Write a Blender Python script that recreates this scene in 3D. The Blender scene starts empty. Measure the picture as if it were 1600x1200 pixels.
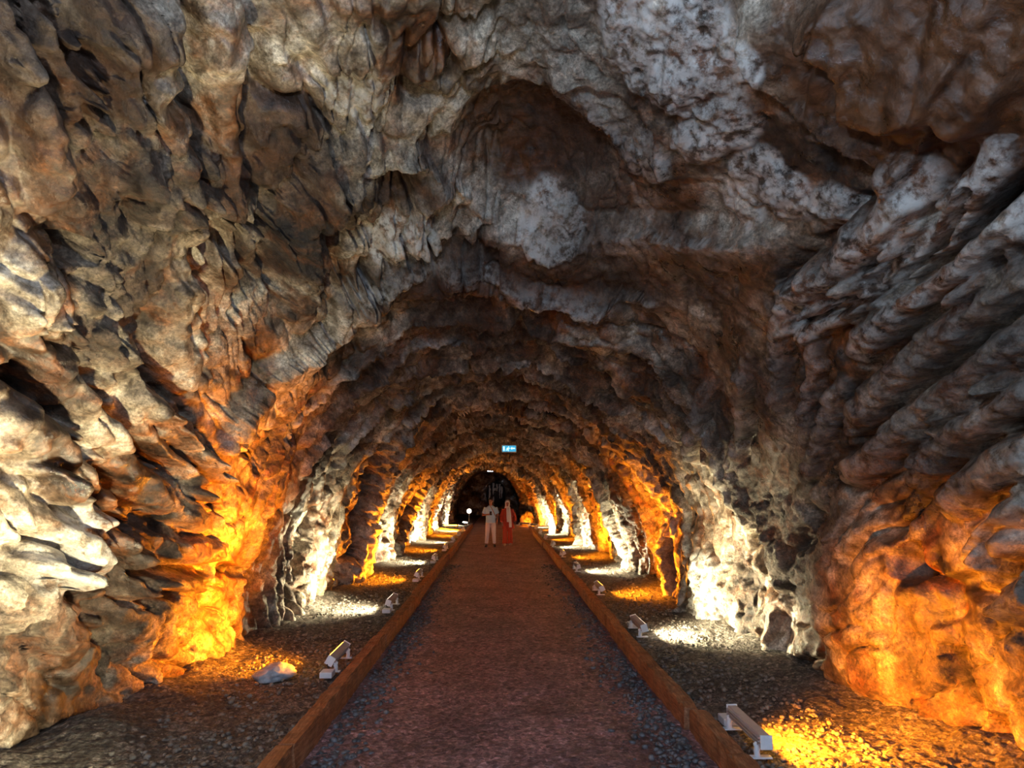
import bpy, bmesh, math, random
import numpy as np
from mathutils import Vector, Matrix

# ------------------------------------------------------------------ camera, world, exposure
scene = bpy.context.scene
COL = scene.collection
F = 1100.0                                   # focal length in pixels of a 1600 x 1200 frame
PITCH = math.radians(8.7)
YAW = math.radians(-1.04)
CAM = Vector((0.0, 0.0, 2.0))
cam_data = bpy.data.cameras.new('camera')
cam_data.sensor_width = 36.0
cam_data.lens = 36.0 * F / 1600.0
cam_data.clip_end = 200
cam = bpy.data.objects.new('camera', cam_data)
cam.location = CAM
cam.rotation_euler = (math.radians(90) + PITCH, 0, YAW)
COL.objects.link(cam)
scene.camera = cam
scene.view_settings.view_transform = 'Standard'
scene.view_settings.look = 'None'
scene.view_settings.gamma = 1.0
scene.view_settings.use_curve_mapping = False
scene.view_settings.exposure = 0.75
scene.cycles.use_denoising = True
scene.cycles.max_bounces = 8
scene.cycles.diffuse_bounces = 5
scene.cycles.sample_clamp_indirect = 6.0

DAY = 2.4                                    # cool daylight that comes in at the tunnel mouth behind the camera
world = bpy.data.worlds.new('daylight')
scene.world = world
world.use_nodes = True
bgn = world.node_tree.nodes['Background']
bgn.inputs[0].default_value = (0.62, 0.78, 1.0, 1)
bgn.inputs[1].default_value = DAY
MOUTH_Y = -7.0
pl = bpy.data.lights.new('mouth_portal', 'AREA')
pl.shape = 'RECTANGLE'; pl.size = 7.4; pl.size_y = 5.8
pl.cycles.is_portal = True
po = bpy.data.objects.new('mouth_portal', pl)
po.location = (0, MOUTH_Y, 2.85)
po.rotation_euler = (math.radians(90), 0, 0)     # faces +Y, into the tunnel
COL.objects.link(po)

WHITE_POWER, AMBER_POWER = 122.0, 165.0
COOL_POWER, COOL_COL = 165.0, (0.60, 0.77, 1.0)
WHITE_COL, AMBER_COL = (1.0, 0.87, 0.53), (1.0, 0.27, 0.008)

R_CAM = np.array(cam.rotation_euler.to_matrix())
def ray(px, py):
    d = R_CAM @ np.array([(px - 800) / F, (600 - py) / F, -1.0])
    return d / np.linalg.norm(d)
def at_z(px, py, z):
    d = ray(px, py); t = (z - CAM.z) / d[2]
    return np.array(CAM) + d * t
def at_y(px, py, y):
    d = ray(px, py); t = (y - CAM.y) / d[1]
    return np.array(CAM) + d * t

# ------------------------------------------------------------------ numpy noise
_rng = np.random.RandomState(7)
_perm = _rng.permutation(256).astype(np.int32); _perm = np.concatenate([_perm, _perm, _perm])
_g = _rng.normal(size=(256, 3)).astype(np.float32); _g /= np.linalg.norm(_g, axis=1, keepdims=True)
def pn(x, y, z):
    """Perlin gradient noise, roughly -1..1, on float32 arrays"""
    xf, yf, zf = np.floor(x), np.floor(y), np.floor(z)
    X, Y, Z = xf.astype(np.int32) & 255, yf.astype(np.int32) & 255, zf.astype(np.int32) & 255
    x, y, z = x - xf, y - yf, z - zf
    u, v, w = x*x*x*(x*(x*6-15)+10), y*y*y*(y*(y*6-15)+10), z*z*z*(z*(z*6-15)+10)
    def corner(i, j, k):
        h = _perm[_perm[_perm[X + i] + Y + j] + Z + k]
        g = _g[h]
        return g[..., 0]*(x-i) + g[..., 1]*(y-j) + g[..., 2]*(z-k)
    a = corner(0,0,0); b = corner(1,0,0); a = a + u*(b-a)
    c = corner(0,1,0); d = corner(1,1,0); c = c + u*(d-c)
    e = corner(0,0,1); f = corner(1,0,1); e = e + u*(f-e)
    g2 = corner(0,1,1); h2 = corner(1,1,1); g2 = g2 + u*(h2-g2)
    a = a + v*(c-a); e = e + v*(g2-e)
    return (a + w*(e-a)) * 1.6
def n3(P, s, off=0.0):
    return pn(P[..., 0]*s + off, P[..., 1]*s + off*1.7, P[..., 2]*s - off*0.6)
def sstep(a, b, x):
    t = np.clip((x - a) / (b - a), 0, 1); return t*t*(3-2*t)

# ------------------------------------------------------------------ materials
def new_mat(name):
    m = bpy.data.materials.new(name); m.use_nodes = True
    nt = m.node_tree; nt.nodes.clear()
    out = nt.nodes.new('ShaderNodeOutputMaterial')
    p = nt.nodes.new('ShaderNodeBsdfPrincipled')
    nt.links.new(p.outputs[0], out.inputs[0])
    return m, nt, p
def nd(nt, kind, **kw):
    n = nt.nodes.new(kind)
    for k, v in kw.items():
        if isinstance(k, str) and hasattr(n, k): setattr(n, k, v)
    return n
def noise(nt, vec, scale, detail=6, rough=0.6, dist=0.0):
    n = nt.nodes.new('ShaderNodeTexNoise')
    n.inputs['Scale'].default_value = scale; n.inputs['Detail'].default_value = detail
    n.inputs['Roughness'].default_value = rough; n.inputs['Distortion'].default_value = dist
    nt.links.new(vec, n.inputs['Vector']); return n.outputs['Fac']
def ramp(nt, fac, stops, interp='LINEAR'):
    r = nt.nodes.new('ShaderNodeValToRGB'); cr = r.color_ramp; cr.interpolation = interp
    while len(cr.elements) < len(stops): cr.elements.new(0.5)
    for e, (p, c) in zip(cr.elements, stops):
        e.position = p; e.color = (*c, 1) if len(c) == 3 else c
    nt.links.new(fac, r.inputs[0]); return r.outputs[0]
def mix(nt, fac, a, b, mode='MIX'):
    m = nt.nodes.new('ShaderNodeMix'); m.data_type = 'RGBA'; m.blend_type = mode
    for sock, val in ((m.inputs[0], fac), (m.inputs[6], a), (m.inputs[7], b)):
        if hasattr(val, 'is_linked') or hasattr(val, 'links'): nt.links.new(val, sock)
        elif isinstance(val, (int, float)): sock.default_value = val
        else: sock.default_value = (*val, 1)
    return m.outputs[2]
def bump(nt, height, strength, dist, prev=None):
    b = nt.nodes.new('ShaderNodeBump'); b.inputs['Strength'].default_value = strength
    b.inputs['Distance'].default_value = dist
    nt.links.new(height, b.inputs['Height'])
    if prev: nt.links.new(prev, b.inputs['Normal'])
    return b.outputs[0]

def rock_material():
    m, nt, p = new_mat('salt_rock')
    pos = nt.nodes.new('ShaderNodeNewGeometry').outputs['Position']
    big = noise(nt, pos, 0.9, 5, 0.62, 0.6)
    col = ramp(nt, big, [(0.35, (0.014, 0.009, 0.007)), (0.45, (0.075, 0.048, 0.032)),
                         (0.54, (0.23, 0.185, 0.14)), (0.66, (0.52, 0.48, 0.41))])
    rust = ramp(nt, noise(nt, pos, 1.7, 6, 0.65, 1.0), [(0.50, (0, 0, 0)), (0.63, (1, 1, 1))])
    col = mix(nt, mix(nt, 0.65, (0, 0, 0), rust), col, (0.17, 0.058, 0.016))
    mid = ramp(nt, noise(nt, pos, 7.0, 8, 0.7, 0.5), [(0.34, (0.30, 0.26, 0.22)), (0.48, (0.82, 0.80, 0.77)), (0.66, (1.65, 1.65, 1.65))])
    col = mix(nt, 1.0, col, mid, 'MULTIPLY')
    fine = ramp(nt, noise(nt, pos, 42.0, 6, 0.7), [(0.32, (0.35, 0.33, 0.31)), (0.70, (1.7, 1.7, 1.7))])
    col = mix(nt, 0.9, col, fine, 'MULTIPLY')
    ve = nt.nodes.new('ShaderNodeTexNoise'); ve.noise_type = 'RIDGED_MULTIFRACTAL'; ve.normalize = True
    ve.inputs['Scale'].default_value = 2.6; ve.inputs['Detail'].default_value = 6; ve.inputs['Distortion'].default_value = 1.2
    nt.links.new(pos, ve.inputs['Vector'])
    col = mix(nt, 0.85, col, ramp(nt, ve.outputs['Fac'], [(0.20, (1.05, 1.05, 1.05)), (0.55, (0.95, 0.93, 0.9)), (0.80, (0.38, 0.31, 0.26))]), 'MULTIPLY')
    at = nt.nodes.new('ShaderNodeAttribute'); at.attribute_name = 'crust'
    ru = nt.nodes.new('ShaderNodeAttribute'); ru.attribute_name = 'rust'  # hand-placed deep brown darkening
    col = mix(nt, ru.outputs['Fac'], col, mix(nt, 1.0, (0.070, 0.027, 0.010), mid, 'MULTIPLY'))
    crust_highlightf = mix(nt, at.outputs['Fac'], (0, 0, 0), ramp(nt, noise(nt, pos, 9.0, 7, 0.7), [(0.41, (0.02, 0.02, 0.02)), (0.56, (0.95, 0.95, 0.95))]))
    col = mix(nt, crust_highlightf, col, (0.62, 0.61, 0.58))
    nt.links.new(col, p.inputs['Base Color'])
    rg = ramp(nt, noise(nt, pos, 3.0, 5, 0.6), [(0.36, (0.17, 0.17, 0.17)), (0.62, (0.52, 0.52, 0.52))])
    nt.links.new(rg, p.inputs['Roughness'])
    p.inputs['Specular IOR Level'].default_value = 0.62
    rd = nt.nodes.new('ShaderNodeTexNoise'); rd.noise_type = 'RIDGED_MULTIFRACTAL'; rd.normalize = True
    rd.inputs['Scale'].default_value = 4.5; rd.inputs['Detail'].default_value = 7; rd.inputs['Roughness'].default_value = 0.6
    rd.inputs['Distortion'].default_value = 0.8
    nt.links.new(pos, rd.inputs['Vector'])
    pa = nt.nodes.new('ShaderNodeAttribute'); pa.attribute_name = 'patch'
    b = bump(nt, rd.outputs['Fac'], 0.9, 0.07)
    b = bump(nt, noise(nt, pos, 16.0, 8, 0.68, 0.4), 1.0, 0.06, b)
    vo = nt.nodes.new('ShaderNodeTexVoronoi'); vo.inputs['Scale'].default_value = 34.0
    nt.links.new(pos, vo.inputs['Vector'])
    b = bump(nt, vo.outputs['Distance'], 0.5, 0.012, b)
    b = bump(nt, noise(nt, pos, 85.0, 5, 0.7), 0.8, 0.012, b)
    for n in nt.nodes:
        if n.bl_idname == 'ShaderNodeBump':
            k = nt.nodes.new('ShaderNodeMath'); k.operation = 'MULTIPLY'; k.inputs[1].default_value = n.inputs['Strength'].default_value * 0.9
            nt.links.new(pa.outputs['Fac'], k.inputs[0]); nt.links.new(k.outputs[0], n.inputs['Strength'])
    # washed faces are wetter
    rm = nt.nodes.new('ShaderNodeMath'); rm.operation = 'MULTIPLY_ADD'; rm.inputs[1].default_value = 0.22; rm.inputs[2].default_value = -0.06
    nt.links.new(pa.outputs['Fac'], rm.inputs[0])
    ra = nt.nodes.new('ShaderNodeMath'); ra.operation = 'ADD'; ra.use_clamp = True
    nt.links.new(rg, ra.inputs[0]); nt.links.new(rm.outputs[0], ra.inputs[1]); nt.links.new(ra.outputs[0], p.inputs['Roughness'])
    nt.links.new(b, p.inputs['Normal'])
    return m

def ground_material(name, stops, bstr, scale, rough=(0.55, 0.85)):
    m, nt, p = new_mat(name)
    pos = nt.nodes.new('ShaderNodeNewGeometry').outputs['Position']
    c = ramp(nt, noise(nt, pos, 30.0 * scale, 8, 0.72), stops)
    c2 = ramp(nt, noise(nt, pos, 1.3, 5, 0.6, 0.5), [(0.35, (0.62, 0.62, 0.62)), (0.65, (1.25, 1.25, 1.25))])
    vc = nt.nodes.new('ShaderNodeTexVoronoi'); vc.inputs['Scale'].default_value = 26.0 * scale
    nt.links.new(pos, vc.inputs['Vector'])
    bw = nt.nodes.new('ShaderNodeRGBToBW'); nt.links.new(vc.outputs['Color'], bw.inputs[0])
    sp = ramp(nt, bw.outputs[0], [(0.2, (0.45, 0.45, 0.47)), (0.55, (0.95, 0.95, 0.95)), (0.85, (1.75, 1.75, 1.8))])
    c = mix(nt, 0.75, c, sp, 'MULTIPLY')
    nt.links.new(mix(nt, 1.0, c, c2, 'MULTIPLY'), p.inputs['Base Color'])
    nt.links.new(ramp(nt, noise(nt, pos, 12.0, 4), [(0.35, (rough[0],)*3), (0.65, (rough[1],)*3)]), p.inputs['Roughness'])
    vo = nt.nodes.new('ShaderNodeTexVoronoi'); vo.inputs['Scale'].default_value = 38.0 * scale
    nt.links.new(pos, vo.inputs['Vector'])
    b = bump(nt, noise(nt, pos, 24.0 * scale, 8, 0.75), bstr, 0.03)
    b = bump(nt, vo.outputs['Distance'], bstr, 0.015, b)
    nt.links.new(b, p.inputs['Normal'])
    return m

def simple_mat(name, col, rough=0.5, metal=0.0, var=0.12, scale=14.0, bstr=0.15, emit=None, estr=0.0):
    m, nt, p = new_mat(name)
    tc = nt.nodes.new('ShaderNodeTexCoord').outputs['Object']
    lo = tuple(max(0, c * (1 - var)) for c in col); hi = tuple(min(1, c * (1 + var)) for c in col)
    n = noise(nt, tc, scale, 5, 0.6)
    nt.links.new(ramp(nt, n, [(0.35, lo), (0.65, hi)]), p.inputs['Base Color'])
    p.inputs['Roughness'].default_value = rough; p.inputs['Metallic'].default_value = metal
    if bstr: nt.links.new(bump(nt, noise(nt, tc, scale * 4, 5), bstr, 0.01), p.inputs['Normal'])
    if emit:
        p.inputs['Emission Color'].default_value = (*emit, 1); p.inputs['Emission Strength'].default_value = estr
    return m

def timber_material():
    m, nt, p = new_mat('worn_timber')
    tc = nt.nodes.new('ShaderNodeTexCoord').outputs['Object']
    mp = nt.nodes.new('ShaderNodeMapping'); mp.inputs['Scale'].default_value = (9, 0.7, 9)
    nt.links.new(tc, mp.inputs[0])
    g = noise(nt, mp.outputs[0], 6.0, 7, 0.65, 0.8)
    c = ramp(nt, g, [(0.28, (0.12, 0.040, 0.016)), (0.5, (0.30, 0.115, 0.045)), (0.72, (0.50, 0.27, 0.15))])
    d = ramp(nt, noise(nt, tc, 5.0, 6, 0.7), [(0.36, (0.5, 0.5, 0.5)), (0.6, (1.1, 1.1, 1.1))])
    nt.links.new(mix(nt, 1.0, c, d, 'MULTIPLY'), p.inputs['Base Color'])
    p.inputs['Roughness'].default_value = 0.6
    nt.links.new(bump(nt, g, 0.5, 0.012), p.inputs['Normal'])
    return m

M = {}
M['rock'] = rock_material()
M['path'] = ground_material('trodden_path', [(0.30, (0.07, 0.038, 0.040)), (0.5, (0.32, 0.170, 0.170)), (0.70, (0.75, 0.52, 0.53))], 1.0, 0.8, (0.28, 0.55))
M['verge'] = ground_material('crushed_salt_verge', [(0.32, (0.028, 0.022, 0.020)), (0.5, (0.12, 0.10, 0.085)), (0.70, (0.36, 0.33, 0.29))], 1.0, 0.8)
M['gravel'] = simple_mat('dark_gravel', (0.11, 0.11, 0.125), 0.45, var=0.6, scale=11, bstr=0.4)
M['rubble'] = simple_mat('verge_rubble', (0.17, 0.15, 0.13), 0.6, var=0.5, scale=8, bstr=0.4)
M['timber'] = timber_material()
M['alu'] = simple_mat('painted_lamp_housing', (0.50, 0.45, 0.46), 0.42, 0.25, var=0.08)
M['bracket'] = simple_mat('white_lamp_bracket', (0.74, 0.78, 0.84), 0.4, var=0.06)
M['cable'] = simple_mat('black_cable', (0.02, 0.02, 0.022), 0.5, var=0.3)
M['lens_white'] = simple_mat('white_lens', (0.9, 0.9, 0.85), 0.3, bstr=0, emit=(1.0, 0.92, 0.72), estr=9.0)
M['lens_amber'] = simple_mat('amber_lens', (0.9, 0.5, 0.1), 0.3, bstr=0, emit=(1.0, 0.48, 0.05), estr=9.0)
M['boulder'] = M['rock']

# ------------------------------------------------------------------ object helpers
def link(o, parent=None):
    COL.objects.link(o)
    if parent: o.parent = parent
    return o
def tag(o, label=None, cat=None, group=None, kind=None):
    if label: o['label'] = label
    if cat: o['category'] = cat
    if group: o['group'] = group
    if kind: o['kind'] = kind
    return o
def empty(name, loc=(0, 0, 0), rz=0.0):
    o = bpy.data.objects.new(name, None); o.location = loc; o.rotation_euler = (0, 0, rz)
    o.empty_display_size = 0.1
    return link(o)
def mesh_np(name, verts, quads, mat, parent=None, smooth=True, attr=None):
    me = bpy.data.meshes.new(name)
    verts = np.ascontiguousarray(verts, np.float32); quads = np.ascontiguousarray(quads, np.int32)
    k = quads.shape[1]; nf = len(quads)
    me.vertices.add(len(verts)); me.vertices.foreach_set('co', verts.ravel())
    me.loops.add(nf * k); me.loops.foreach_set('vertex_index', quads.ravel())
    me.polygons.add(nf)
    me.polygons.foreach_set('loop_start', np.arange(0, nf * k, k, dtype=np.int32))
    try: me.polygons.foreach_set('loop_total', np.full(nf, k, np.int32))
    except Exception: pass
    me.update(calc_edges=True)
    if smooth: me.polygons.foreach_set('use_smooth', np.ones(nf, bool))
    if attr:
        for an, av in attr.items():
            a = me.attributes.new(an, 'FLOAT', 'POINT'); a.data.foreach_set('value', np.ascontiguousarray(av, np.float32))
    me.materials.append(mat); me.update()
    return link(bpy.data.objects.new(name, me), parent)
def obj(name, bm, mat, parent=None, smooth=False):
    me = bpy.data.meshes.new(name)
    bmesh.ops.recalc_face_normals(bm, faces=bm.faces)
    bm.to_mesh(me); bm.free()
    if smooth:
        for f in me.polygons: f.use_smooth = True
    me.materials.append(mat)
    return link(bpy.data.objects.new(name, me), parent)
def copy_tree(o, parent=None):
    c = o.copy(); COL.objects.link(c); c.parent = parent
    for ch in list(o.children): copy_tree(ch, c)
    return c
def box(bm, c, s, rot=None, bev=0.0):
    r = bmesh.ops.create_cube(bm, size=1.0); vs = r['verts']
    mtx = Matrix.Translation(c) @ (rot.to_4x4() if rot else Matrix.Identity(4)) @ Matrix.Diagonal((*s, 1))
    bmesh.ops.transform(bm, matrix=mtx, verts=vs)
    if bev:
        es = list({e for v in vs for e in v.link_edges})
        bmesh.ops.bevel(bm, geom=es, offset=bev, segments=2, affect='EDGES', profile=0.6)
def tube(bm, pts, radii, seg=12, flat=None, cap=True):
    """loft of circular (or flattened) sections along a polyline; flat = (ax_x, ax_y) scale of the section"""
    pts = [Vector(p) for p in pts]; rings = []
    up = None
    for i, p in enumerate(pts):
        t = (pts[min(i+1, len(pts)-1)] - pts[max(i-1, 0)]).normalized()
        ref = Vector((1, 0, 0)) if abs(t.x) < 0.85 else Vector((0, 1, 0))
        a = (ref - t * ref.dot(t)).normalized(); b = t.cross(a).normalized()
        r = radii[i] if hasattr(radii, '__len__') else radii
        ra, rb = (r if hasattr(r, '__len__') else (r, r))
        rings.append([bm.verts.new(p + a * (ra * math.cos(2*math.pi*k/seg)) + b * (rb * math.sin(2*math.pi*k/seg))) for k in range(seg)])
    for r0, r1 in zip(rings, rings[1:]):
        for k in range(seg):
            bm.faces.new((r0[k], r0[(k+1) % seg], r1[(k+1) % seg], r1[k]))
    if cap:
        bm.faces.new(rings[0][::-1]); bm.faces.new(rings[-1])
def ball(bm, c, r, sub=2):
    res = bmesh.ops.create_icosphere(bm, subdivisions=sub, radius=1.0)
    rr = r if hasattr(r, '__len__') else (r, r, r)
    bmesh.ops.transform(bm, matrix=Matrix.Translation(c) @ Matrix.Diagonal((*rr, 1)), verts=res['verts'])
    return res['verts']

# ------------------------------------------------------------------ tunnel shell
def Wf(y):
    return np.interp(y, [-7, 3, 5.5, 8, 10, 14, 24, 38, 41, 45.0, 46.5, 50, 64],
                        [3.9, 3.75, 3.62, 3.45, 3.40, 3.30, 3.25, 3.2, 3.1, 2.28, 2.28, 2.6, 2.6])
def Hf(y):
    return np.interp(y, [-7, 4.5, 6.3, 7.4, 8.3, 9.2, 11, 14, 24, 36, 42, 45.0, 46.5, 50, 64],
                        [5.7, 5.65, 5.45, 5.25, 4.75, 4.55, 4.25, 4.0, 3.98, 3.75, 3.7, 3.48, 3.48, 3.6, 3.6])
def Cx(y): return np.interp(y, [-7, 33, 38, 42, 45, 47, 64], [0, 0, -0.10, -0.38, -0.68, -0.75, -0.9])
TH0, TH1 = -0.10, math.pi + 0.10
def base_surface(th, y, yw=0.0):
    W, H = Wf(y), Hf(y + yw)
    c, s = np.cos(th), np.sin(th)
    k = 0.93
    x = -W * np.sign(c) * np.abs(c)**k
    z = H * np.sign(s) * np.abs(s)**k
    nx, nz = -x / (W*W), -z / (H*H)           # towards the axis
    l = np.sqrt(nx*nx + nz*nz) + 1e-9
    return x + Cx(y), z, nx / l, nz / l
def hit(px, py):
    """where the view ray through a pixel of the photograph meets the undisturbed tunnel lining"""
    d = ray(px, py); o = np.array(CAM); t0, t1 = 0.5, 0.5
    k = 2 / 0.93
    def f(t):
        p = o + d * t
        return (abs(p[0] - Cx(p[1])) / Wf(p[1]))**k + (max(p[2], 0) / Hf(p[1]))**k - 1
    while f(t1) < 0 and t1 < 60: t0 = t1; t1 += 0.1
    for _ in range(24):
        tm = (t0 + t1) / 2
        if f(tm) < 0: t0 = tm
        else: t1 = tm
    return o + d * t1, t1

NT = 1000
th = np.linspace(TH0, TH1, NT)
rows = [MOUTH_Y]
while rows[-1] < 2.0: rows.append(rows[-1] + 0.16)
while rows[-1] < 46.5: rows.append(rows[-1] + max(0.0118, 0.0037 * rows[-1]))
while rows[-1] < 62.0: rows.append(rows[-1] + 0.4)
rows = np.array(rows); NR = len(rows)
TH, YY = np.meshgrid(th, rows)
_u = np.stack([np.cos(TH) * 3.4, YY, np.sin(TH) * 4.6], -1).astype(np.float32)
YWARP = (0.75 * n3(_u, 0.55, 71.0) + 0.35 * n3(_u, 1.4, 75.0)) * sstep(4.5, 6.0, YY) * (1 - sstep(12, 16, YY))
bx, bz, nx, nz = base_surface(TH, YY, YWARP)
P = np.stack([bx, YY, bz], -1).astype(np.float32)
N = np.stack([nx, np.zeros_like(nx), nz], -1).astype(np.float32)
far = sstep(8.0, 9.3, YY + 0.25 * n3(P, 0.7, 3.1)).astype(np.float32)     # 0 near chamber, 1 ringed tunnel
up = np.sin(np.clip(TH, 0, math.pi)).astype(np.float32)                    # 1 at the crown
roof = sstep(0.62, 0.88, up)
arc = (np.where(TH < math.pi/2, TH, math.pi - TH) * 3.9).astype(np.float32)

# domain warp
w1 = n3(P, 0.55, 11.0); w2 = n3(P, 0.55, 23.0); w3 = n3(P, 1.9, 5.0); w4 = n3(P, 1.9, 41.0)
PW = P.copy()
PW[..., 0] += 0.35*w1 + 0.10*w3; PW[..., 1] += 0.35*w2 + 0.10*w4; PW[..., 2] += 0.25*w1 - 0.10*w4
D = np.zeros(P.shape[:2], np.float32)
# large swellings
D += 0.26 * n3(P, 0.42, 2.0) + 0.15 * n3(PW, 0.95, 7.0)
# roof of the near chamber: broad smooth pockets with sharp rims
D += (1-far) * roof * (0.30 * np.abs(n3(PW, 0.75, 17.0)) - 0.10)
# ledges running round the ringed tunnel
amp_r = 0.55 + 0.45 * n3(P, 0.5, 31.0)
ph = (P[..., 1] + 0.55 * n3(P, 0.5, 51.0) + 0.22 * w3) / 0.95
fr = ph - np.floor(ph)
saw = fr**2.4 * (1 - sstep(0.90, 1.0, fr))
D += far * (0.24 + 0.62 * roof) * amp_r * (saw - 0.3) * (1 - sstep(42, 44, YY))
ph2 = (P[..., 1] + 0.30 * n3(P, 0.9, 61.0) + 0.12 * w4 + 0.12 * arc) / 0.36
D += far * (1-roof) * 0.24 * (np.sqrt(np.abs(np.sin(math.pi * ph2)) + 1e-4) - 0.6) * (0.6 + 0.5 * n3(P, 0.8, 71.0))
# slanting cutter ribs on the walls of the near chamber
side = (1-far) * (1 - sstep(0.72, 0.93, up))
ph3 = (arc + 0.42 * P[..., 1] + 0.20 * w2 + 0.06 * w3) / 0.44
calm = (1-far) * sstep(1.0, 1.8, arc) * (P[..., 0] > 0)                  # the smooth tubes high on the right wall
D += side * 0.15 * (1 - calm) * (np.sqrt(np.abs(np.sin(math.pi * ph3)) + 1e-4) - 0.6) * (0.65 + 0.6 * n3(P, 0.6, 81.0))

calm2 = np.maximum(calm, 0.6 * side)
D *= 1 - 0.65 * calm2
# ---- features read off the photograph and set on the lining where they belong
crust = np.zeros_like(D)  # pale tint: salt crust patches, plus highlights painted on lips and ribs
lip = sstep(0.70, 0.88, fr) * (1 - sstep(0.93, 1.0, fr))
crust += far * 0.75 * lip * sstep(0.0, 0.5, n3(P, 0.9, 121.0))  # highlight painted in pale colour where the lips catch light
PF = P.copy()
PF[..., 0] += 0.04*w3 + 0.012*n3(P, 6.0, 1.0); PF[..., 1] += 0.05*w4 + 0.015*n3(P, 6.0, 9.0); PF[..., 2] += 0.04*w3 - 0.015*n3(P, 6.0, 13.0)
knob = n3(P, 5.0, 19.0); knob2 = n3(P, 9.0, 29.0)
def seg_field(pts3, reach):
    pts3 = np.array(pts3)
    lo, hi = pts3.min(0) - reach, pts3.max(0) + reach
    r0, r1 = np.searchsorted(rows, lo[1]), np.searchsorted(rows, hi[1])
    sub = PF[r0:r1]; sn = N[r0:r1]
    best = np.full(sub.shape[:2], 1e9, np.float32); sign = np.ones_like(best); tt = np.zeros_like(best)
    m = len(pts3) - 1
    for i in range(m):
        a, b = pts3[i], pts3[i+1]; ab = b - a; L2 = ab @ ab
        v = sub - a
        t = np.clip((v @ ab) / L2, 0, 1)
        dv = v - t[..., None] * ab
        dd = np.sqrt((dv**2).sum(-1))
        s = np.sign((np.cross(np.broadcast_to(ab, v.shape), dv) * sn).sum(-1))
        k = dd < best
        best = np.where(k, dd, best); sign = np.where(k, s, sign); tt = np.where(k, (i + t) / m, tt)
    return slice(r0, r1), best, sign, tt
def project(pix):
    out = [hit(*p) for p in pix]
    return [o[0] for o in out], float(np.mean([o[1] for o in out]))
def ridge(pix, wpx, amp, kn=0.35, cr=0.0):
    pts, dist = project(pix); w = wpx * dist / F * 1.35
    sl, d, sg, tt = seg_field(pts, w * 1.5)
    ww = w * (0.85 + 0.3 * knob[sl])
    e = np.clip(1 - (d / ww)**2, 0, 1)
    taper = sstep(0, 0.12, tt) * (1 - sstep(0.88, 1.0, tt)) * 0.7 + 0.3
    amp = min(amp * 1.25, 0.95 * w)
    D[sl] += amp * np.sqrt(e) * taper * (1 + kn * 0.6 * knob[sl])
    # a shadow gap along either flank
    D[sl] -= 0.45 * amp * np.exp(-((d - ww * 1.12) / (0.28 * w))**2) * taper
    if cr: crust[sl] = np.maximum(crust[sl], cr * e)
def groove(pix, wpx, depth):
    pts, dist = project(pix); w = wpx * dist / F
    sl, d, sg, tt = seg_field(pts, w * 3)
    D[sl] -= depth * np.exp(-(d / w)**4) * (0.8 + 0.4 * knob[sl])
def ledge(pix, amp, decay, flip=1, cr=0.0):
    pts, dist = project(pix)
    sl, d, sg, tt = seg_field(pts, decay * 3)
    sd = d * sg * flip
    ends = sstep(0, 0.08, tt) * (1 - sstep(0.92, 1.0, tt))
    D[sl] += amp * np.exp(-np.maximum(sd, 0) / decay) * sstep(-0.14, 0.05, sd) * ends
    if cr: crust[sl] = np.maximum(crust[sl], cr * np.exp(-(sd - 0.06)**2 / 0.012) * ends)
def dome(px, py, rpx, amp, power=1.0, cr=0.0, flatten=0.0):
    c, dist = hit(px, py); r = rpx * dist / F
    r0, r1 = np.searchsorted(rows, c[1] - r*1.7), np.searchsorted(rows, c[1] + r*1.7)
    d = np.sqrt(((PF[r0:r1] - c)**2).sum(-1)) / r
    e = np.clip(1 - d*d, 0, 1)**power
    if flatten: D[r0:r1] *= 1 - flatten * sstep(0, 0.5, e)
    D[r0:r1] += amp * e
    if cr: crust[r0:r1] = np.maximum(crust[r0:r1], cr * sstep(0, 0.35, e))

rust = np.zeros_like(D)  # deep brown painted in to darken chosen areas of the lining
def darken(px, py, rpx, amt):
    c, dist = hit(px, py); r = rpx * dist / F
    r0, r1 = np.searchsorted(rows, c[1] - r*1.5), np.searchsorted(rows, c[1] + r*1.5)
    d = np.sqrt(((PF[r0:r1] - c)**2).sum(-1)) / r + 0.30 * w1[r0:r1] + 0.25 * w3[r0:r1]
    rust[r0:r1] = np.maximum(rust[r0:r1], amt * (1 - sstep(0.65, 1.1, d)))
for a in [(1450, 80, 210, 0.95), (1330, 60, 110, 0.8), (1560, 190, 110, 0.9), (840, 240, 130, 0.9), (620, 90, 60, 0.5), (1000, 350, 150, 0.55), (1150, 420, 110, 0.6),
          (720, 440, 150, 0.6), (900, 420, 120, 0.6), (60, 90, 130, 0.7), (20, 330, 80, 0.5), (420, 220, 110, 0.5), (640, 260, 60, 0.7)]: darken(*a)
# left wall
for pix, w, a in [
    ([(-40, 610), (60, 700), (130, 790), (185, 880)], 34, 0.20), ([(60, 520), (115, 640), (200, 745), (300, 815)], 26, 0.20),
    ([(125, 480), (175, 590), (240, 690), (320, 770)], 27, 0.20), ([(205, 600), (265, 675), (330, 745)], 20, 0.15),
    ([(-40, 760), (70, 830), (150, 910), (210, 970)], 44, 0.20), ([(-40, 900), (50, 950), (130, 1030)], 36, 0.16),
    ([(10, 40), (55, 160), (75, 300)], 26, 0.18), ([(75, 20), (122, 130), (145, 250)], 22, 0.18),
    ([(185, -30), (205, 120), (245, 230), (265, 350)], 55, 0.22), ([(345, -20), (352, 120), (340, 250), (318, 350)], 34, 0.16),
    ([(530, 230), (455, 320), (450, 400), (478, 470)], 40, 0.30), ([(285, 420), (270, 520), (300, 600)], 34, 0.16),
    ([(40, 420), (60, 500)], 40, 0.14), ([(330, 860), (250, 850), (180, 835)], 14, 0.10), ([(310, 905), (240, 905), (170, 900)], 14, 0.10)]:
    ridge(pix, w, a)
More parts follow.
